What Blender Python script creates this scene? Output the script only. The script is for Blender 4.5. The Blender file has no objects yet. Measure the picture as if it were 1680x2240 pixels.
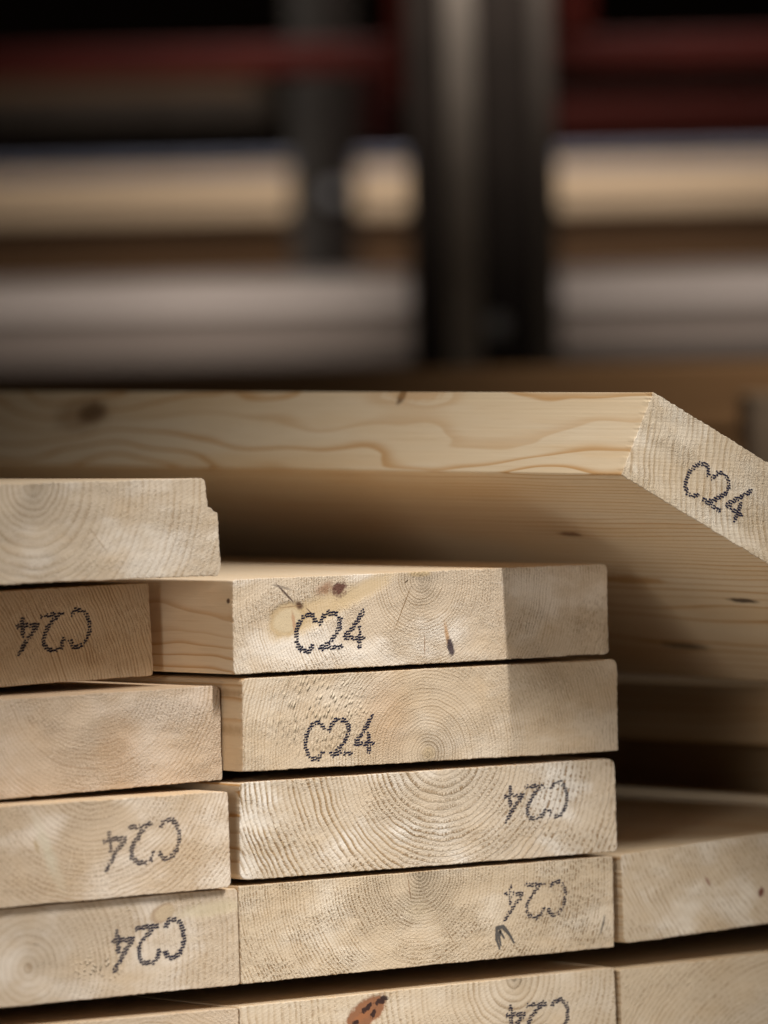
import bpy, math, random
from mathutils import Vector, Matrix, noise as mnoise
random.seed(7)
S = bpy.context.scene
COL = S.collection
PI = math.pi
R = math.radians

# ------------------------------------------------------------------ camera
YAW, PIT, ROL, DIST, FPX = R(35.8), R(1.15), R(1.3), 3.2316, 15000.0
fw = Vector((math.sin(YAW)*math.cos(PIT), math.cos(YAW)*math.cos(PIT), -math.sin(PIT)))
r0 = Vector((math.cos(YAW), -math.sin(YAW), 0))
u0 = r0.cross(fw)
cam = bpy.data.cameras.new('camera')
cam.sensor_fit = 'VERTICAL'; cam.sensor_height = 36; cam.sensor_width = 36
cam.lens = FPX/2240*36
cam.clip_start = 0.05; cam.clip_end = 200
cam.dof.use_dof = True
cam.dof.focus_distance = 3.225
cam.dof.aperture_fstop = 5.7
cam.dof.aperture_blades = 0
co = bpy.data.objects.new('camera', cam); COL.objects.link(co)
rx = r0*math.cos(ROL) - u0*math.sin(ROL)
ux = r0*math.sin(ROL) + u0*math.cos(ROL)
M = Matrix((rx, ux, -fw)).transposed().to_4x4()
M.translation = -DIST*fw
co.matrix_world = M
S.camera = co

# ------------------------------------------------------------------ world, lamps, exposure
W = bpy.data.worlds.new('World'); S.world = W; W.use_nodes = True
bgn = W.node_tree.nodes['Background']
bgn.inputs[0].default_value = (1.0, 0.86, 0.72, 1); bgn.inputs[1].default_value = 0.020
S.view_settings.view_transform = 'Standard'
try: S.view_settings.look = 'None'
except Exception: pass
S.view_settings.exposure = 0; S.view_settings.gamma = 1

def lamp(name, loc, target, sx, sy, power, color=(1, 1, 1), spread=180, roll=None):
    l = bpy.data.lights.new(name, 'AREA'); l.shape = 'RECTANGLE'; l.size = sx; l.size_y = sy
    l.energy = power; l.color = color; l.spread = R(spread)
    o = bpy.data.objects.new(name, l); COL.objects.link(o)
    d = (Vector(target) - Vector(loc)).normalized()
    # local -Z looks along d, local X stays close to world X
    z = -d; x = Vector((1, 0, 0)) if roll is None else Vector(roll)
    x = (x - z*x.dot(z)).normalized(); y = z.cross(x)
    m = Matrix((x, y, z)).transposed().to_4x4(); m.translation = loc
    o.matrix_world = m
    return o

# narrow strip lamp high in front of the stack, its long side in the plane of the board axis
lamp('key_lamp', (0.010, -1.20, 1.14), (-0.04, -0.22, -0.05), 0.026, 0.58, 1.25, (1.0, 0.99, 0.975), spread=27)
# soft overhead fill, added to whiten the board tops
lamp('overhead_fill', (-0.05, -0.48, 1.75), (-0.02, -0.14, -0.05), 0.7, 0.25, 0.55, (1.0, 0.98, 0.95), spread=28)
# fill added low at the left, lifting board sides and the tilted underside
lamp('left_fill', (-2.1, -1.7, 0.20), (0.18, -0.38, -0.08), 0.8, 0.7, 1.2, (1.0, 0.94, 0.87), spread=27)

def rk(a, d, z):                      # rack frame: a to the right, d away from the camera, z up
    c = -DIST*fw
    return Vector((c.x + a*math.cos(YAW) + d*math.sin(YAW), c.y - a*math.sin(YAW) + d*math.cos(YAW), z))
rackx = Vector((math.cos(YAW), -math.sin(YAW), 0))
lamp('aisle_lamp', rk(0.08, 4.85, 1.15), rk(0.08, 6.02, 0.13), 0.2, 0.1, 1.9, (1.0, 0.93, 0.88), spread=46, roll=rackx)
lamp('upper_aisle_lamp', rk(0.30, 6.2, 1.5), rk(0.12, 7.35, 0.27), 0.8, 0.1, 4.3, (1.0, 0.92, 0.80), spread=55, roll=rackx)

lamp('pile_fill', rk(0.62, 4.0, 1.0), rk(0.36, 4.56, 0.0), 0.1, 0.1, 0.38, (1.0, 0.90, 0.78), spread=34, roll=rackx)  # added light, brightens the right end of the brown pile

# ------------------------------------------------------------------ node helper
class NB:
    def __init__(s, name):
        s.m = bpy.data.materials.new(name); s.m.use_nodes = True
        s.t = s.m.node_tree; s.bsdf = s.t.nodes['Principled BSDF']
        s.out = s.t.nodes['Material Output']
    def n(s, typ, **k):
        x = s.t.nodes.new(typ)
        for a, b in k.items(): setattr(x, a, b)
        return x
    def set(s, inp, v):
        if isinstance(v, bpy.types.NodeSocket): s.t.links.new(v, inp)
        elif v is not None: inp.default_value = v
    def m_(s, op, a, b=None, c=None, clamp=False):
        x = s.n('ShaderNodeMath', operation=op); x.use_clamp = clamp
        s.set(x.inputs[0], a)
        if b is not None: s.set(x.inputs[1], b)
        if c is not None: s.set(x.inputs[2], c)
        return x.outputs[0]
    def add(s, a, b): return s.m_('ADD', a, b)
    def sub(s, a, b): return s.m_('SUBTRACT', a, b)
    def mul(s, a, b): return s.m_('MULTIPLY', a, b)
    def step(s, v, lo, hi, a=0.0, b=1.0):
        x = s.n('ShaderNodeMapRange', interpolation_type='SMOOTHSTEP')
        s.set(x.inputs[0], v); s.set(x.inputs[1], lo); s.set(x.inputs[2], hi); s.set(x.inputs[3], a); s.set(x.inputs[4], b)
        return x.outputs[0]
    def comb(s, x, y, z):
        c = s.n('ShaderNodeCombineXYZ')
        for i, v in enumerate((x, y, z)): s.set(c.inputs[i], v)
        return c.outputs[0]
    def noise(s, vec, scale=1.0, detail=2.0, rough=.5):
        x = s.n('ShaderNodeTexNoise'); s.set(x.inputs['Vector'], vec)
        x.inputs['Scale'].default_value = scale; x.inputs['Detail'].default_value = detail
        x.inputs['Roughness'].default_value = rough
        return x.outputs[0]
    def mix(s, f, a, b, mode='MIX'):
        x = s.n('ShaderNodeMix', data_type='RGBA', blend_type=mode)
        s.set(x.inputs[0], f); s.set(x.inputs[6], a); s.set(x.inputs[7], b)
        return x.outputs[2]

def c4(c): return (c[0], c[1], c[2], 1)

# spot: (x, y, z, rx, ry, rz, rot, color, soft, strength, noise)   millimetres in the board's own frame
def wood(name, end, yf=.0035, loop=0, pith=(0, 0), sp=2.0, warp=3.0, contrast=1.0, tint=(1, 1, 1), fuzz=1.0, beads=None,
         pale=.5, cg=None, spots=(), seed=0.0, dots=.5, red=None):
    b = NB(name)
    tc = b.n('ShaderNodeTexCoord')
    sc = b.n('ShaderNodeVectorMath', operation='SCALE'); b.set(sc.inputs[0], tc.outputs['Object']); sc.inputs[3].default_value = 1000
    se = b.n('ShaderNodeSeparateXYZ'); b.set(se.inputs[0], sc.outputs[0])
    x, y, z = se.outputs
    mm = sc.outputs[0]
    # ring field, one solid 3D pattern for ends and sides
    wv = b.comb(b.add(b.mul(x, .018), seed*3.1), b.add(b.mul(y, yf), seed*1.7), b.mul(z, .026))
    w1 = b.sub(b.noise(wv, 1, 2, .45), .5)
    wv2 = b.comb(b.mul(x, .11), b.add(b.mul(y, .012), seed), b.mul(z, .11))
    w2 = b.sub(b.noise(wv2, 1, 1, .5), .5)
    dx, dz = b.sub(x, pith[0]), b.sub(z, pith[1])
    rr = b.m_('SQRT', b.add(b.mul(dx, dx), b.mul(dz, dz)))
    r = b.add(b.add(rr, b.mul(w1, warp*3.0)), b.mul(w2, 2.2 if end else 1.8))
    if loop and not end:
        # the narrow edge cuts the rings nearly flat: its contours wander along the length
        lw = b.sub(b.noise(b.comb(0, b.mul(y, .0042), b.mul(z, .017)), 1, 2, .5), .5)
        lk = b.mul(b.step(x, -122, -119.5, 1, 0), b.step(y, 10, 120))
        r = b.add(r, b.mul(b.mul(lw, lk), loop*2.0))
    t = b.m_('DIVIDE', r, sp)
    t = b.add(t, b.mul(b.noise(b.comb(b.mul(r, .035), seed*5+1.3, 0), 1, 1), 3.0))
    fr = b.m_('FRACT', t); fl = b.m_('FLOOR', t)
    wn = b.n('ShaderNodeTexWhiteNoise', noise_dimensions='1D'); b.set(wn.inputs['W'], b.add(fl, seed*13.7))
    rs = b.m_('MULTIPLY_ADD', wn.outputs[0], .75, .35)
    if end:
        late = b.mul(b.step(fr, .35, .86), b.step(fr, .90, 1.0, 1, 0))
    else:
        late = b.mul(b.m_('POWER', b.step(fr, .45, .93), 2.2), b.step(fr, .93, 1.0, 1, 0))
    late = b.mul(late, rs)
    if end:
        early_c, late_c, pale_c, warm_c = (.57, .465, .345), (.35, .235, .125), (.74, .665, .57), (.555, .42, .275)
    else:
        early_c, late_c, pale_c, warm_c = (.665, .53, .37), (.47, .26, .10), (.68, .57, .43), (.61, .425, .24)
    tt = lambda c: c4([c[i]*tint[i] for i in range(3)])
    p1 = b.noise(b.comb(b.add(b.mul(x, .022), seed*7), b.mul(y, .004), b.mul(z, .04)), 1, 3, .55)
    p2 = b.noise(b.comb(b.mul(x, .03), b.mul(y, .005), b.add(b.mul(z, .05), seed*9+4)), 1, 3, .55)
    base = b.mix(b.mul(b.step(p1, .46, .66), pale), tt(early_c), tt(pale_c))
    base = b.mix(b.mul(b.step(p2, .45, .75), .55), base, tt(warm_c))
    if end:
        ang = b.m_('ARCTAN2', dz, dx)
        # polar coordinates: torn fibres follow the rings
        pol = b.comb(b.mul(r, 1.5), b.mul(ang, 34.0), seed)
        f1 = b.noise(pol, 1.0, 2, .6)
        f2 = b.noise(mm, 1.35, 2, .65)
        f3 = b.noise(mm, 2.2, 1, .5)
        msk = b.step(b.noise(b.comb(b.add(b.mul(x, .028), seed*2.3), seed, b.mul(z, .055)), 1, 2, .5), .36, .62, .25, 1)
        # short dark pits along the latewood
        pit = b.mul(b.mul(b.step(b.noise(b.comb(b.mul(t, 1.0), b.mul(ang, 45.0), seed+3), 1, 1), .47, .58), b.m_('POWER', late, .6)), b.mul(msk, dots))
        rpz = b.step(b.noise(b.comb(b.add(b.mul(x, .035), seed*4.1), b.mul(z, .05), seed), 1, 2, .5), .36, .64, .14, 1.10)
        if cg: rpz = b.mul(rpz, b.step(x, cg[0], cg[1], cg[2], cg[3]))
        rk_ = b.mul(b.mul(late, rpz), .56*contrast)
        col = b.mix(rk_, base, tt(late_c))
        col = b.mix(pit, col, tt((.27, .172, .088)))
        # raised tufts, the light they catch mixed into the colour
        col = b.mix(b.mul(b.step(f1, .56, .74), b.mul(msk, .60*fuzz)), col, tt((.82, .73, .58)))
        col = b.mix(b.mul(b.step(f2, .56, .75), b.mul(msk, .34*fuzz)), col, tt((.34, .24, .14)))
        # radial checks and medullary rays
        ray = b.noise(b.comb(b.mul(ang, 30.0), b.mul(r, .05), seed+8), 1, 1, .5)
        col = b.mix(b.mul(b.step(ray, .58, .70), .16), col, tt((.70, .60, .46)))
    else:
        fib = b.noise(b.comb(b.mul(x, 1.4), b.mul(y, .03), b.mul(z, 1.4)), 1, 2, .6)
        col = b.mix(b.mul(late, .75*contrast), base, tt(late_c))
        col = b.mix(b.mul(b.step(fib, .5, .8), .20), col, tt((.44, .27, .12)))
    if red:
        rx_, rz_, rw, rh, rst = red
        ddx, ddz = b.m_('DIVIDE', b.sub(x, rx_), rw), b.m_('DIVIDE', b.sub(z, rz_), rh)
        dd = b.m_('SQRT', b.add(b.mul(ddx, ddx), b.mul(ddz, ddz)))
        col = b.mix(b.mul(b.step(dd, .2, 1.1, 1, 0), rst), col, (.50, .30, .15, 1))
    flat = None
    for (kx, ky, kz, ax, ay, az, rot, kc, soft, st, nz) in spots:
        cx, cy, cz = b.sub(x, kx), b.sub(y, ky), b.sub(z, kz)
        ca, sa = math.cos(R(rot)), math.sin(R(rot))
        u = b.m_('DIVIDE', b.add(b.mul(cx, ca), b.mul(cz, sa)), ax)
        v = b.m_('DIVIDE', b.sub(b.mul(cz, ca), b.mul(cx, sa)), az)
        w = b.m_('DIVIDE', cy, ay)
        d = b.m_('SQRT', b.add(b.add(b.mul(u, u), b.mul(v, v)), b.mul(w, w)))
        nn = b.noise(mm, .45 if nz > .5 else .25, 3, .6)
        d = b.add(d, b.mul(b.sub(nn, .5), nz*2))
        f = b.mul(b.step(d, 1-soft, 1.0, 1, 0), st)
        col = b.mix(f, col, c4(kc))
        if ax > 12 and end: flat = f if flat is None else b.m_('MAXIMUM', flat, f)
    b.set(b.bsdf.inputs['Base Color'], col)
    b.bsdf.inputs['Roughness'].default_value = .72 if end else .55
    b.bsdf.inputs['Specular IOR Level'].default_value = .22
    if end:
        h = b.mul(late, .35*contrast)
        h = b.add(h, b.mul(b.mul(f1, msk), 1.5*fuzz))
        h = b.add(h, b.mul(b.mul(f2, msk), 1.3*fuzz))
        h = b.add(h, b.mul(f3, .45*fuzz))
        h = b.sub(h, b.mul(pit, .8))
        saw = b.m_('SINE', b.mul(b.add(b.mul(x, .45), b.mul(z, -1.0)), 2*PI/1.9))
        h = b.add(h, b.mul(saw, .05))
        if beads:
            bx, bz, bw, bh = beads
            ex, ez = b.m_('DIVIDE', b.sub(x, bx), bw), b.m_('DIVIDE', b.sub(z, bz), bh)
            ed = b.m_('SQRT', b.add(b.mul(ex, ex), b.mul(ez, ez)))
            bm = b.step(ed, .35, 1.1, 1, 0)
            vo = b.n('ShaderNodeTexVoronoi'); b.set(vo.inputs['Vector'], b.comb(b.mul(r, .85), b.mul(ang, 26.0), 0)); vo.inputs['Scale'].default_value = .62
            bd = b.step(vo.outputs['Distance'], .05, .5, 1, 0)
            h = b.add(h, b.mul(b.mul(bd, bm), 2.2))
            cm = b.mix(b.mul(b.mul(b.step(vo.outputs['Distance'], .0, .30, 1, 0), bm), .7), col, tt((.78, .67, .47)))
            b.set(b.bsdf.inputs['Base Color'], cm)
        if flat is not None: h = b.mul(h, b.sub(1.0, flat))
        bp = b.n('ShaderNodeBump'); bp.inputs['Strength'].default_value = 1.0; bp.inputs['Distance'].default_value = .00042
    else:
        h = b.add(b.mul(fib, .5), b.mul(late, .3))
        bp = b.n('ShaderNodeBump'); bp.inputs['Strength'].default_value = .5; bp.inputs['Distance'].default_value = .00012
    b.set(bp.inputs['Height'], h)
    b.set(b.bsdf.inputs['Normal'], bp.outputs[0])
    return b.m

def plain(name, c, rough=.6, metal=0, var=.25, scale=20, stretch=(1, 1, 1)):
    b = NB(name)
    tc = b.n('ShaderNodeTexCoord'); mp = b.n('ShaderNodeMapping'); b.set(mp.inputs[0], tc.outputs['Object']); mp.inputs['Scale'].default_value = stretch
    n = b.noise(mp.outputs[0], scale, 4, .6)
    col = b.mix(b.step(n, .3, .7), c4([v*(1-var) for v in c]), c4([min(1, v*(1+var)) for v in c]))
    b.set(b.bsdf.inputs['Base Color'], col)
    b.bsdf.inputs['Roughness'].default_value = rough; b.bsdf.inputs['Metallic'].default_value = metal; b.bsdf.inputs['Specular IOR Level'].default_value = .15
    bp = b.n('ShaderNodeBump'); bp.inputs['Strength'].default_value = .2; bp.inputs['Distance'].default_value = .001
    b.set(bp.inputs['Height'], n); b.set(b.bsdf.inputs['Normal'], bp.outputs[0])
    return b.m

# ink: stamp pigment, broken up where the fibres did not take it
def ink_mat(lo, hi):
    b = NB('stamp_ink')
    tc = b.n('ShaderNodeTexCoord')
    sc = b.n('ShaderNodeVectorMath', operation='SCALE'); b.set(sc.inputs[0], tc.outputs['Object']); sc.inputs[3].default_value = 1000
    n = b.noise(sc.outputs[0], 1.6, 2, .6)
    b.bsdf.inputs['Base Color'].default_value = (.010, .012, .036, 1)
    b.bsdf.inputs['Roughness'].default_value = .7
    b.bsdf.inputs['Specular IOR Level'].default_value = .15
    b.set(b.bsdf.inputs['Alpha'], b.step(n, .30, .46, lo, hi))
    return b.m
INKS = [ink_mat(.55, .97), ink_mat(.75, 1.0), ink_mat(.45, .78)]
GRAPH = plain('graphite', (.10, .088, .078), .5)

# ------------------------------------------------------------------ mesh helpers
def link(name, verts, faces, mats, parent=None, midx=None, smooth=False):
    me = bpy.data.meshes.new(name); me.from_pydata([tuple(v) for v in verts], [], faces); me.update()
    for m in mats: me.materials.append(m)
    if midx:
        for p, i in zip(me.polygons, midx): p.material_index = i
    if smooth:
        for p in me.polygons: p.use_smooth = True
    o = bpy.data.objects.new(name, me); COL.objects.link(o)
    if parent: o.parent = parent
    return o

def outline(q, rad, jit, seed, right=None):
    """q: TL TR BR BL (x,z) mm, rad: radii TL TR BR BL -> dense closed outline, clockwise seen from the front"""
    pts = []
    for i in range(4):
        p = Vector(q[i]); a = Vector(q[i-1]); c = Vector(q[(i+1) % 4])
        if right and i == 1: pts += [Vector(v) for v in right]; continue
        if right and i == 2: continue
        ra = rad[i]; d1 = (a-p).normalized(); d2 = (c-p).normalized()
        n = 6
        for k in range(n+1):
            t = k/n
            s, e = p+d1*ra, p+d2*ra
            pts.append(s*(1-t)**2 + p*2*t*(1-t) + e*t*t)
    dense = []
    for i, p in enumerate(pts):
        c = pts[(i+1) % len(pts)]; L = (c-p).length
        n = max(1, int(L/1.1))
        for k in range(n): dense.append(p.lerp(c, k/n))
    out = []
    cx = sum(v.x for v in dense)/len(dense); cz = sum(v.y for v in dense)/len(dense)
    N = len(dense)
    for i, v in enumerate(dense):
        d = (dense[(i+1) % N]-dense[i-1]).normalized(); nr = Vector((-d.y, d.x))
        if nr.dot(v-Vector((cx, cz))) < 0: nr = -nr
        a = mnoise.noise(Vector((v.x*.9, v.y*.9, seed*3.3)))*jit + mnoise.noise(Vector((v.x*.06, v.y*.06, seed)))*.25
        out.append((v, nr, a))
    return out

def board(label, q, Y, mats, length=1.25, rad=(2, 2, 2, 2), jit=.38, seed=0, right=None, group=None, frame=None, bow=0, bend=0):
    """q in world mm (x,z) on the plane Y (mm); frame = (origin, x, y, z) for a board that is not square to the stack"""
    cx = sum(p[0] for p in q)/4; cz = sum(p[1] for p in q)/4
    ql = [(p[0]-cx, p[1]-cz) for p in q]
    rl = [(p[0]-cx, p[1]-cz) for p in right] if right else None
    ol = outline(ql, rad, jit, seed, rl)
    N = len(ol); verts, faces, mi = [], [], []
    # rings: face edge (slightly eased), just behind, then along the length
    secs = [(0.0, -.30, 1.0), (.35, -.02, 1.0), (2.0, .03, .55), (6.0, 0, .12)]
    k = 12
    for j in range(1, k+1): secs.append((6+(length*1000-6)*j/k, 0, .1))
    for (yy, off, ja) in secs:
        sag = bow*math.sin(PI*min(1, yy/(length*1000))) + bend*(yy/1000)**2
        for (v, nr, a) in ol:
            p = v + nr*(off + a*ja)
            verts.append((p.x/1000, yy/1000, p.y/1000 + sag/1000))
    faces.append(list(range(N))); mi.append(0)
    for s in range(len(secs)-1):
        for i in range(N):
            j = (i+1) % N
            faces.append([s*N+i, (s+1)*N+i, (s+1)*N+j, s*N+j]); mi.append(0 if s == 0 else 1)
    faces.append([(len(secs)-1)*N+i for i in reversed(range(N))]); mi.append(0)
    o = link('timber_board', verts, faces, mats, midx=mi)
    for p in o.data.polygons: p.use_smooth = False
    if frame:
        fo, fx, fy, fz = frame
        m = Matrix((fx, fy, fz)).transposed().to_4x4(); m.translation = fo
        o.matrix_world = m
    else:
        o.location = (cx/1000, Y/1000, cz/1000)
    o['label'] = label; o['category'] = 'timber board'
    if group: o['group'] = group
    return o, (cx, cz)

# ------------------------------------------------------------------ grade stamp C24 (dot printed)
GL = {  # strokes in millimetres, origin at the text centre
 'C': [[(-8.3, 4.6), (-9.6, 7.2), (-12.0, 8.4), (-14.8, 7.4), (-17.5, 4.6), (-19.2, 1.0), (-19.4, -3.2), (-18.2, -6.8), (-15.4, -8.9), (-12.2, -8.6), (-9.9, -6.6)]],
 '2': [[(-5.2, 4.2), (-3.4, 7.4), (-0.4, 8.6), (3.6, 8.0), (5.8, 5.4), (5.6, 1.6), (3.6, -1.6), (0.2, -4.8), (-4.2, -8.0)]],
 'bar': [[(-5.2, -7.4), (6.2, -7.6)]],
 '4': [[(19.8, 8.8), (17.0, 5.2), (13.6, 1.4), (9.2, -2.6)], [(16.9, .8), (16.9, -7.6)]],
 'bar4': [[(8.8, -3.7), (19.6, -4.0)]],
}
def stamp(parent, cx, cz, rot, sc, seed, wx=1.0, light=1.0, ink=0):
    rnd = random.Random(seed)
    thick = 1.02 + rnd.uniform(-.10, .14) + (.16 if ink == 1 else 0)
    GK = {g: [[(px+rnd.uniform(-.3, .3), pz+rnd.uniform(-.25, .25)) for px, pz in line] for line in st] for g, st in GL.items()}
    verts, faces = [], []
    ca, sa = math.cos(R(rot)), math.sin(R(rot))
    def dab(x, z, w, h):
        w *= rnd.uniform(.9, 1.15); h *= rnd.uniform(.75, 1.15); x += rnd.uniform(-.08, .08); z += rnd.uniform(-.07, .07)
        tilt = rnd.uniform(-.12, .12) + .10
        n = 7; base = len(verts)
        for i in range(n):
            a = 2*PI*i/n; k = rnd.uniform(.82, 1.15)
            # superellipse-ish little tick
            px = math.copysign(abs(math.cos(a))**.6, math.cos(a))*w/2*k; pz = math.copysign(abs(math.sin(a))**.6, math.sin(a))*h/2*k
            pz += px*tilt
            X = (x+px)*sc*wx; Z = (z+pz)*sc
            verts.append(((cx + X*ca - Z*sa)/1000, -.00016, (cz + X*sa + Z*ca)/1000))
        faces.append([base+i for i in range(n)])
    segs = [(p, q_) for g, st in GK.items() for line in st for p, q_ in zip(line, line[1:])]
    def dist(x, z):
        best = 9
        for (x0, z0), (x1, z1) in segs:
            dx, dz = x1-x0, z1-z0
            t = max(0, min(1, ((x-x0)*dx+(z-z0)*dz)/(dx*dx+dz*dz)))
            best = min(best, math.hypot((x-x0-t*dx)*.93, z-z0-t*dz))
        return best
    zz = -11.0
    while zz < 11:
        xx = -22.0
        while xx < 22:
            jz = .10*xx - (.5 if int((xx+40)/3.3) % 2 else 0)
            d = dist(xx, zz+jz)
            if d < thick+rnd.uniform(-.22, .14) and rnd.random() < .95*light*(.72 if mnoise.noise(Vector((xx*.22, zz*.22, seed*5.1))) < -.28 else 1):
                dab(xx, zz+jz, .90, .92)
            xx += .62
        zz += 1.22
    return link('grade_stamp', verts, faces, [INKS[ink]], parent)

def stroke(name, parent, pts, width, mat, y=-.0002):
    verts, faces = [], []
    rnd = random.Random(len(pts)+3)
    P = []
    for a, b_ in zip(pts, pts[1:]):
        for k in range(6): P.append(Vector(a).lerp(Vector(b_), k/6))
    P.append(Vector(pts[-1]))
    for i, p in enumerate(P):
        d = (P[min(i+1, len(P)-1)]-P[max(i-1, 0)]).normalized(); n = Vector((-d.y, d.x))
        t = i/(len(P)-1); w = width*(.35+.65*math.sin(PI*min(.95, max(.08, t))))*rnd.uniform(.8, 1.15)/2
        for s in (1, -1): verts.append(((p.x+n.x*w*s)/1000, y, (p.y+n.y*w*s)/1000))
    for i in range(len(P)-1): faces.append([2*i, 2*i+1, 2*i+3, 2*i+2])
    return link(name, verts, faces, [mat], parent)

def W2(tag, **k):
    sp_side = {kk: vv for kk, vv in k.items() if kk not in ('spots', 'fuzz', 'beads', 'dots', 'red', 'cg')}
    return [wood(tag+'_end_grain', True, **k), wood(tag+'_long_grain', False, **{**sp_side, 'spots': k.get('sspots', ())} if 'sspots' not in k else sp_side)]
def WM(tag, sspots=(), **k):
    sd = {kk: vv for kk, vv in k.items() if kk not in ('spots', 'fuzz', 'beads', 'dots', 'red', 'cg')}
    return [wood(tag+'_end_grain', True, **k), wood(tag+'_long_grain', False, spots=sspots, **sd)]

BIG = 40
DK = (.055, .028, .018)
RB = (.16, .055, .030)
CR = (.14, .08, .045)
YW = (.60, .44, .215)
G_C = 'boards stacked in the middle column'
G_L = 'boards stacked in the left column'
G_R = 'boards stacked in the right column'

# ------------------------------------------------------------------ setting
def boxmesh(x0, x1, y0, y1, z0, z1, bv=0):
    return ([(x0, y0, z0), (x1, y0, z0), (x1, y1, z0), (x0, y1, z0), (x0, y0, z1), (x1, y0, z1), (x1, y1, z1), (x0, y1, z1)],
            [[0, 1, 5, 4], [1, 2, 6, 5], [2, 3, 7, 6], [3, 0, 4, 7], [4, 5, 6, 7], [3, 2, 1, 0]])
FLOOR_Z = -.2745
v, f = boxmesh(-12, 16, -8, 22, FLOOR_Z-.1, FLOOR_Z)
fl = link('floor', v, f, [plain('concrete', (.36, .33, .30), .8, var=.2, scale=6)]); fl['kind'] = 'structure'
WALLM = plain('dark_wall_paint', (.07, .05, .038), .9, var=.2, scale=2)
c0 = rk(0, 13.5, 0)
v, f = boxmesh(-7, 7, 0, .2, FLOOR_Z, 5)
wl = link('wall_back', v, f, [WALLM]); wl.location = (c0.x, c0.y, 0); wl.rotation_euler = (0, 0, -YAW); wl['kind'] = 'structure'

# ------------------------------------------------------------------ middle column, from the top
# 1: knotty board with the upright C24 stamp
o, _ = board('board end with a yellow knot above its upright C24 stamp, topmost in the middle column', [(-87.3, -28.8), (132, -28.9), (131.8, -72.3), (-88.0, -72.8)], 0,
  WM('knotty_board', yf=.011, pith=(-1.2, 18.5), sp=1.55, warp=1.0, contrast=1.0, fuzz=1.2, pale=.9, seed=1.0, dots=.8, tint=(1.10, 1.08, 1.06),
     spots=[(-66, 0, 4, 36, BIG, 9.5, 20, (.58, .42, .23), .6, .75, .22),
            (-36, 0, 14, 30, BIG, 6.0, 22, (.57, .42, .24), .7, .75, .22),
            (-79, 0, 2.5, 13, BIG, 9, 15, (.47, .33, .17), .30, .75, .15),
            (-79, 0, 1.8, 10, BIG, 6.5, 15, (.60, .475, .305), .35, .85, .12),
            (-57, 0, 16, 7.5, BIG, 4.2, 18, (.28, .13, .06), .8, .75, .5),
            (-49, 0, 15.5, 5.5, BIG, 4.6, 30, (.12, .045, .03), .6, .95, .75),
            (-72, 0, 8.5, 3.2, BIG, 2.4, -35, (.10, .045, .025), .7, .95, .5),
            (-80, 0, 14.5, 8.8, BIG, .7, -43, (.11, .07, .05), .5, .95, .25),
            (-82, 0, 17.5, 7, BIG, .9, -14, (.22, .17, .13), .6, .7, .3),
            (-66, 0, 5.2, 4, BIG, .45, -42, (.10, .05, .03), .5, .9, .3),
            (-77, 0, 8.2, 8, BIG, .4, 4, (.30, .18, .09), .5, .7, .4),
            (-75.5, 0, 1, 1.3, BIG, 7, 8, (.42, .22, .12), .6, .7, .4),
            (-12.5, 0, 5, .38, BIG, 15, -27, (.24, .14, .06), .5, .85, .45),
            (-.2, 0, -13, .32, BIG, 7, -2, (.28, .15, .07), .5, .85, .3),
            (13.2, 0, -9, 1.8, BIG, 9, 10, (.50, .27, .11), .7, .8, .3),
            (15, 0, -14.5, 2.5, BIG, 6.0, 12, (.06, .04, .045), .5, .95, .55),
            (-2, 0, 21, 9, BIG, 2.2, 0, (.60, .42, .20), .6, .6, .3),
            (-10, 0, 17.5, 1.6, BIG, .5, 35, (.10, .06, .03), .5, .9, .3)],
     sspots=[(-110, 4, 12, 3, 1.7, 1.5, 0, (.10, .05, .03), .5, .95, .3)]),
  rad=(1.2, 3.2, 2.6, 1.0), seed=1, group=G_C)
stamp(o, -55.0, -4.0, 0, 1.0, 11, 1.0, ink=1)
# 2
o, _ = board('board end with its ring centre low down and an upright C24 stamp', [(-83.2, -75.0), (136.8, -75.2), (136.4, -119.5), (-84.1, -118.2)], 0,
  WM('ringed_board', pith=(-4.2, -18.5), sp=1.75, warp=.8, contrast=.95, fuzz=1.1, pale=.5, seed=2.0, beads=(-68, 4, 36, 26), red=(-28, 0, 20, 26, .42), tint=(1.03, .99, .93),
     spots=[(-3.5, 0, -18, 5.5, BIG, 4.2, 0, (.60, .45, .27), .6, .75, .15)],
     sspots=[(-110, 30, 15, 12, 55, 3, 0, (.34, .2, .09), .7, .6, .3), (-110, 40, -2, 12, 70, 4, 0, (.36, .22, .10), .7, .55, .3)]),
  rad=(2.4, 4.6, .7, .7), seed=2, group=G_C)
stamp(o, -55.4, -8.0, 1.5, 1.0, 12, 1.0, .94)
# 3
o, _ = board('coarsely striped board end with an upside-down C24 stamp, third in the middle column', [(-86.0, -123.4), (134.3, -123.1), (134.3, -168.1), (-87.2, -168.6)], 0,
  WM('striped_board', pith=(7, 34), sp=2.9, warp=1.9, contrast=1.7, fuzz=1.0, pale=1.0, seed=3.0, dots=1.2, cg=(-30, 20, 1.3, .4), tint=(1.04, 1.04, 1.04)),
  rad=(2.0, 4.8, 2.2, 4.6), seed=3, group=G_C)
stamp(o, 62.2, 4.4, 180, .97, 13, .97, .93)
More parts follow.
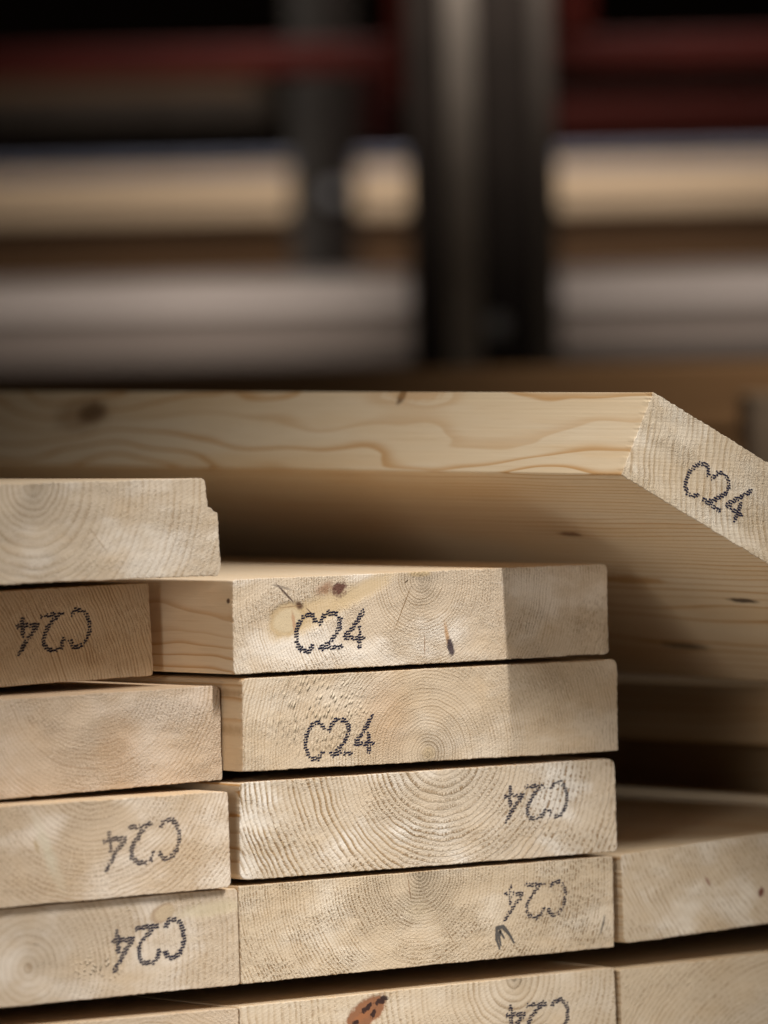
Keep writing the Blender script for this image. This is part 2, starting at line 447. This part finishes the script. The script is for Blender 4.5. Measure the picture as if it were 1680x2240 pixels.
# 4
o, _ = board('board end with a grey hooked pencil mark under its upside-down C24 stamp', [(-88.3, -171.3), (131.7, -170.3), (131.2, -214.2), (-87.6, -216.7)], 0,
  WM('cracked_board', pith=(-6, 22), sp=1.75, warp=1.5, contrast=.85, fuzz=1.25, pale=.6, seed=4.0, dots=1.3, cg=(-60, 10, 1.3, .7), tint=(.99, .96, .90),
     spots=[(-12, 0, 15, .38, BIG, 8, 8, (.28, .17, .09), .5, .85, .35),
            (11, 0, -9, .32, BIG, 7.5, 36, (.30, .19, .10), .5, .8, .4),
            (-8, 0, 4, 10, BIG, 7, 0, (.62, .5, .34), .8, .5, .3)]),
  rad=(.8, 1.4, .8, 1.2), seed=4, group=G_C)
stamp(o, 62.6, 4.6, 179, .95, 14, .97, .86)
stroke('pencil_mark', o, [(40.5, -17.5), (38.6, -12.5), (39.0, -7.2), (42.5, -6.8), (46.2, -10.5), (49.2, -15.2)], 2.1, GRAPH)
stroke('pencil_mark', o, [(41.2, -16.0), (40.2, -11.5), (40.6, -8.6), (43.4, -12.6)], 1.8, GRAPH)
stroke('pencil_mark', o, [(101.0, -14.3), (103.0, -9.2), (104.0, -5.2)], .8, GRAPH)
# 5
o, _ = board('board end with a reddish brown bark pocket, lowest in the middle column', [(-89.3, -227.2), (131.0, -224.2), (132.0, -268.5), (-88.3, -271.5)], 0,
  WM('bark_pocket_board', pith=(49, 23), sp=3.3, warp=1.5, contrast=.9, fuzz=.6, pale=.3, seed=5.0, tint=(.96, .94, .90),
     spots=[(-38.5, 0, 12.5, 15, BIG, 7.0, 26, (.24, .10, .045), .30, .97, .34),
            (-41, 0, 11, 9, BIG, 2.8, 30, (.30, .12, .05), .6, .8, .7),
            (-45, 0, 8.3, 2.6, BIG, 1.5, 20, (.03, .014, .012), .4, .95, .9),
            (-38, 0, 14.8, 5.0, BIG, 1.6, 30, (.03, .014, .012), .4, .95, 1.1),
            (-34, 0, 12.0, 3.2, BIG, 1.6, 50, (.03, .014, .012), .4, .95, 1.1),
            (-29, 0, 18.0, 4.2, BIG, 2.0, 20, (.03, .014, .012), .4, .95, 1.1),
            (-49.5, 0, 5.0, 2.2, BIG, 1.0, 40, (.04, .018, .012), .4, .9, .9)]),
  rad=(1.2, 1.8, 1.5, 1.5), seed=5, group=G_C)
stamp(o, 62.4, 2.0, 181, .97, 15, .97, .97)

# ------------------------------------------------------------------ left column, from the top
def leftq(xr_t, xr_b, zt, zb, st, sb, w=220):
    return [(xr_t-w, zt-st*w), (xr_t, zt), (xr_b, zb), (xr_b-w, zb-sb*w)]
o, _ = board('board end with a chipped right corner and wide rings, on top of the left column', leftq(-101.2, -94.2, 18.6, -26.4, -.004, 0), 0,
  WM('chipped_board', pith=(11, 21.5), sp=3.5, warp=1.0, contrast=.75, fuzz=.95, pale=.7, seed=6.0, dots=.35, tint=(.97, .95, .93),
     spots=[(46, 0, -4, .35, BIG, 9, 40, (.32, .21, .12), .5, .7, .45), (88, 0, 4, .3, BIG, 13, -4, (.36, .25, .15), .5, .5, .45)]),
  rad=(2, 2, 2, 2), seed=6, group=G_L, jit=.45,
  right=[(-103.4, 18.7), (-101.6, 17.2), (-100.9, 11.0), (-100.3, 5.4), (-98.2, 4.4), (-97.4, 3.2), (-95.2, 2.5), (-94.9, 0.4), (-94.6, -8), (-94.0, -16), (-93.8, -22.5), (-94.6, -25.6), (-95.8, -26.4)])
o, _ = board('shaded orange-brown board end set back under the chipped one, upside-down C24 stamp', leftq(-100.7, -99.3, -30.3, -73.9, .010, .018), 50,
  WM('set_back_board', pith=(-85, -62), sp=1.7, warp=1.2, contrast=1.7, fuzz=.8, pale=.1, seed=7.0, dots=.6, tint=(.98, .90, .80)),
  rad=(1.0, 1.4, 2.6, 1.0), seed=7, group=G_L)
stamp(o, 55.5, 2.6, 182, 1.02, 16, 1.0, .97)
o, _ = board('unstamped rough board end with cross-hatched fibres, third in the left column', leftq(-85.0, -84.7, -78.4, -122.4, .010, .020), 16,
  WM('rough_board', pith=(40, 36), sp=1.85, warp=2.2, contrast=.8, fuzz=1.5, pale=.5, seed=8.0, dots=.6, tint=(.96, .90, .86),
     red=(52, -2, 16, 22, .35)),
  rad=(2, 3.8, 1.2, 1), seed=8, group=G_L)
o, _ = board('board end with a pale streak left of its upside-down C24 stamp, left column', leftq(-95.4, -95.0, -126.5, -171.0, .002, .013), -4,
  WM('streaked_board', pith=(34, 46), sp=2.2, warp=2.6, contrast=.75, fuzz=.75, pale=1.0, seed=9.0, dots=.6, tint=(.98, .92, .86),
     spots=[(10, 0, 0, 5, BIG, 26, 22, (.60, .52, .38), .9, .7, .35), (3.5, 0, 4, 1.6, BIG, 5, 18, (.40, .28, .14), .8, .6, .3)]),
  rad=(1, 2.2, 3.0, 1), seed=9, group=G_L)
stamp(o, 61.5, 1.6, 184, 1.05, 17, 1.0, 1.0, ink=2)
o, _ = board('board end with a small oval knot right above its upside-down C24 stamp', leftq(-88.6, -88.5, -171.9, -216.8, .013, .010), 0,
  WM('pith_board', pith=(-6.5, -5.5), sp=3.2, warp=1.2, contrast=.6, fuzz=.8, pale=.9, seed=10.0, dots=.4, tint=(.93, .90, .87), beads=(32, -8, 18, 7),
     spots=[(67.5, 0, 14.6, 8.2, BIG, 5.0, 20, (.36, .24, .14), .35, .8, .15), (68.5, 0, 14.8, 6.8, BIG, 3.9, 20, (.52, .40, .26), .35, .9, .2),
            (95, 0, 15, 28, BIG, 5, 4, (.55, .46, .30), .7, .6, .25),
            (-6, 0, -5, 2.2, BIG, 2.2, 0, (.40, .28, .17), .7, .7, .2)]),
  rad=(1, 2.4, 1.4, 1), seed=10, group=G_L)
stamp(o, 59.8, 1.0, 185, 1.04, 18, .97, 1.05, ink=1)
o, _ = board('plain unstamped board end at the bottom left, lowest in the left column', leftq(-90.3, -90.0, -227.5, -271.6, .002, .0), -1.0,
  WM('plain_board', pith=(60, -40), sp=2.0, warp=1.5, contrast=.7, fuzz=.9, pale=.3, seed=11.0, tint=(.92, .87, .82)),
  rad=(1, 1.4, 1, 1), seed=11, group=G_L)

# ------------------------------------------------------------------ right column
o, _ = board('unstamped board end with two dark flecks, upper one in the right column', [(136.6, -169.9), (356.6, -157.0), (357.6, -203.5), (137.4, -213.0)], 0,
  WM('flecked_board', pith=(52, 75), sp=2.4, warp=2.0, contrast=.8, fuzz=.75, pale=.9, seed=12.0, dots=.5, tint=(.93, .91, .87),
     spots=[(-57.5, 0, 0, 3.8, BIG, 1.6, -55, (.24, .12, .08), .8, .85, .45), (-24, 0, -7.5, 2.2, BIG, 3.2, 0, (.14, .045, .03), .5, .95, .6)]),
  rad=(2.2, 2, 2, 3.4), seed=12, group=G_R)
o, _ = board('unstamped board end in the bottom right corner of the photo', [(134.5, -225.4), (354.0, -221.5), (354.6, -266.0), (135.2, -270.4)], 0,
  WM('corner_board', pith=(0, -80), sp=2.6, warp=2.0, contrast=.75, fuzz=.8, pale=.3, seed=13.0, dots=.5, tint=(.94, .91, .85)),
  rad=(1.2, 2, 2, 2), seed=13, group=G_R)
# two more boards stand further right, seen only as shaded long sides under the tilted board
SHADEW = dict(pith=(-20, -60), sp=3.0, warp=3.0, contrast=.8, pale=.1, tint=(.62, .54, .44))  # shade under the tilted board is worked into this darker tint
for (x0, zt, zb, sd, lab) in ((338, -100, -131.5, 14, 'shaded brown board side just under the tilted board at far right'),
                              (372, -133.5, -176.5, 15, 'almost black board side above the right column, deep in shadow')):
    board(lab, [(x0, zt), (x0+220, zt), (x0+220, zb), (x0, zb)], -20, WM('shaded_board', seed=float(sd), **SHADEW), rad=(2, 2, 2, 2), seed=sd, group='shaded boards behind the right column')

# ------------------------------------------------------------------ tilted board lying across the corner
th, ro, pi_ = R(-.345), R(27.18), R(-.687)
TLp = Vector((85.47, -98.64, 53.80))
ax = Vector((math.sin(th)*math.cos(pi_), -math.cos(th)*math.cos(pi_), math.sin(pi_)))
rt = Vector((math.cos(th), math.sin(th), 0)); up = rt.cross(-ax)
wd = rt*math.cos(ro) - up*math.sin(ro); nr = -rt*math.sin(ro) - up*math.cos(ro)
WW, TT = 245, 43.0
cen = TLp + wd*(WW/2) + nr*(TT/2)
TSP = [(-110, 75, -12, 8, 10, 4, 0, (.0, .0, .0), 1, 0, 0)]
o, _ = board('tilted board with an angled C24 stamp, leaning over the right of the stack', [(-WW/2, TT/2), (WW/2, TT/2), (WW/2, -TT/2), (-WW/2, -TT/2)], 0,
  WM('tilted_board', yf=.006, loop=14, pith=(58, 62), sp=3.4, warp=2.6, contrast=1.1, fuzz=1.3, pale=.7, seed=16.0, dots=.4, tint=(1.0, .98, .93),
     sspots=[(-122, 200, 19, 6, 5, 6.0, 0, (.05, .03, .02), .6, .95, .5),
             (-122, 190, 22, 8, 34, 8, 0, (.50, .27, .10), .5, .5, .3),
             (-122, 472, 9, 6, 17, 8, 0, (.025, .015, .01), .6, 1.0, .3),
             (-122, 480, 8, 6, 36, 14, 0, (.30, .18, .09), .6, .6, .3),
             (-53, 122, -22, 3.4, 14, 6, 0, (.20, .10, .05), .7, .85, .4),
             (20, 70, -22, 3.8, 15, 6, 0, (.05, .03, .02), .6, .9, .4),
             (81, 186, -22, 5.0, 26, 6, 0, (.06, .035, .02), .7, .85, .4),
             (0, 139, -22, 6, 40, 6, 0, (.46, .25, .09), .5, .8, .3)]),
  length=1.25, rad=(.9, 1.2, 1.2, .9), jit=.5, seed=16, frame=(cen/1000, wd, -ax, -nr))
stamp(o, -68.5, -3.6, 0, 1.0, 19, .95)

# ------------------------------------------------------------------ background: pile of dark boards, rack and timber packs, all out of focus
def rbox(name, a0, a1, d0, d1, z0, z1, mat, parent=None, label=None, cat=None, group=None, kind=None, root=None):
    """axis-aligned box in the rack frame"""
    c = rk((a0+a1)/2, d0, 0)
    v, f = boxmesh(-(a1-a0)/2, (a1-a0)/2, 0, d1-d0, z0, z1)
    if parent is None:
        o = link(name, v, f, [mat]); o.location = (c.x, c.y, 0); o.rotation_euler = (0, 0, -YAW)
    else:
        pa, pd = parent['_a'], parent['_d']
        v = [(x+(a0+a1)/2-pa, y+d0-pd, z) for x, y, z in v]
        o = link(name, v, f, [mat], parent)
    if label: o['label'] = label
    if cat: o['category'] = cat
    if group: o['group'] = group
    md = o.modifiers.new('bevel', 'BEVEL'); md.width = .003; md.segments = 2; md.limit_method = 'ANGLE'
    return o
def rempty(name, a, d, label, cat, group=None):
    o = bpy.data.objects.new(name, None); COL.objects.link(o)
    c = rk(a, d, 0); o.location = (c.x, c.y, 0); o.rotation_euler = (0, 0, -YAW)
    o['label'] = label; o['category'] = cat; o['_a'] = a; o['_d'] = d
    if group: o['group'] = group
    return o

PINE = plain('far_pine', (.52, .385, .27), .6, var=.12, scale=8, stretch=(.3, 1, 4))
PINEG = plain('far_grey_pine', (.70, .60, .53), .6, var=.10, scale=8, stretch=(.3, 1, 4))
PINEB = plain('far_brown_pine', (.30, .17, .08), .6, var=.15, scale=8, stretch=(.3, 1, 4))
PINED = plain('far_shaded_pine', (.065, .033, .015), .6, var=.15, scale=8, stretch=(.3, 1, 4))  # shade on the dim packs is put into this dark brown
PINEL = plain('far_darker_grey_pine', (.26, .21, .175), .6, var=.10, scale=8, stretch=(.3, 1, 4))  # darker grey tone for the lower course of the grey pack
WRAP = plain('blue_grey_wrap', (.16, .17, .24), .4, var=.1)
RED = plain('dark_red_rack_paint', (.045, .004, .0015), .45, var=.1)
STEELR = plain('mid_grey_rack_steel', (.36, .30, .25), .5, var=.12)  # darker brown-grey for the right flange
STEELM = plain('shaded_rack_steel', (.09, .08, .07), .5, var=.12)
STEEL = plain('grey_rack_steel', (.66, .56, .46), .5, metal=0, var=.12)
STEELD = plain('shade_dark_rack_steel', (.055, .042, .034), .6, var=.12)  # near-black holds the shade inside the channels; a rear beam shares it
BOLT = plain('zinc_bolt', (.75, .75, .76), .5, metal=0, var=.05)

# brown pile right behind the tilted board: only its top board clears the tilted one
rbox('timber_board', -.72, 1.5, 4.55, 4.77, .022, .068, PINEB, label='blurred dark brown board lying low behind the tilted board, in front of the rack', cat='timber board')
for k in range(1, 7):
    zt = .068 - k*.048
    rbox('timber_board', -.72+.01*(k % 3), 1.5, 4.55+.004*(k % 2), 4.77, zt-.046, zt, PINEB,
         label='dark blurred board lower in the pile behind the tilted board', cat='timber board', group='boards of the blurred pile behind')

rbox('timber_board', .232, .50, 4.32, 4.46, -.075, .047, PINE, label='blurred paler timber showing at far right behind the tilted board', cat='timber board')

# rack
rack = rempty('storage_rack', .08, 5.3, 'blurred storage rack with dark grey upright and red beams behind the boards', 'storage rack')
Z0, Z1 = FLOOR_Z, .9
up_ = rbox('upright', .025, .141, 5.36, 5.37, Z0, Z1, STEELD, rack)
def sub(name, parent, *a): 
    # third level: same frame as the rack, parented to the part
    o = rbox(name, *a, rack); o.parent = parent; return o
sub('flange', up_, .054, .079, 5.30, 5.358, Z0, Z1, STEEL)
sub('flange', up_, .122, .138, 5.30, 5.358, Z0, Z1, STEELR)
import bmesh
def bolt(a, d, z, parent):
    bm = bmesh.new(); bmesh.ops.create_uvsphere(bm, u_segments=16, v_segments=8, radius=.009)
    for vv in bm.verts: vv.co = Vector((vv.co.x + a - rack['_a'], vv.co.y*.6 + d - rack['_d'], vv.co.z + z))
    me = bpy.data.meshes.new('bolt'); bm.to_mesh(me); bm.free(); me.materials.append(BOLT)
    o = bpy.data.objects.new('bolt', me); COL.objects.link(o); o.parent = parent
bolt(.090, 5.24, .100, up_)
rp = rbox('upright', -.080, -.018, 6.44, 6.45, Z0, Z1, STEELD, rack)
sub('flange', rp, -.080, -.052, 6.38, 6.438, Z0, Z1, STEELM)
bolt(-.040, 6.43, .235, rp)
rbox('beam', -2.2, .028, 5.80, 5.84, .320, .348, RED, rack)
rbox('beam', .142, 2.2, 5.80, 5.84, .320, .348, RED, rack)
rbox('beam', .142, 2.2, 6.80, 6.84, .298, .336, RED, rack)
rbox('beam', -2.2, -.10, 6.80, 6.84, .318, .350, STEELD, rack)
rbox('beam_connector', .142, .178, 5.54, 5.60, .335, .44, RED, rack)
rbox('beam_connector', .012, .046, 5.44, 5.50, .28, .44, RED, rack)
rbox('beam_connector', -.012, .016, 6.38, 6.42, .28, .365, RED, rack)
for k in range(len(rack.keys())): pass
# timber in the rack
def pack(label, a0, a1, d, zs, mats, depth=.5, back=(0, 0, 0)):
    t = rempty('timber_pack', (a0+a1)/2, d, label, 'timber pack', 'timber packs stored in the rack')
    for (z0, z1), m, bk in zip(zs, mats, back):
        rbox('board_layer', a0, a1, d+bk, d+depth, z0+.001, z1-.001, m, t)
    return t
pack('blurred grey timber pack low in the rack, lit beside the upright', -2.0, 2.0, 6.0, [(.076, .119), (.120, .155)], [PINEL, PINEG], .34, (.006, 0))
pack('blurred beige timber pack in the middle of the rack, with blue-grey wrap on top', -2.0, 2.0, 7.30, [(.236, .262), (.263, .284), (.285, .297)], [PINE, PINE, WRAP])
pack('blurred shaded brown timber pack between the beige and the grey pack', -2.0, 2.0, 7.32, [(.10, .158), (.159, .232)], [PINED, PINED])
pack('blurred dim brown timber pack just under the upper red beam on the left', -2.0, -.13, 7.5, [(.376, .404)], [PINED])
for o in list(S.objects):
    for k in ('_a', '_d'):
        if k in o.keys(): del o[k]
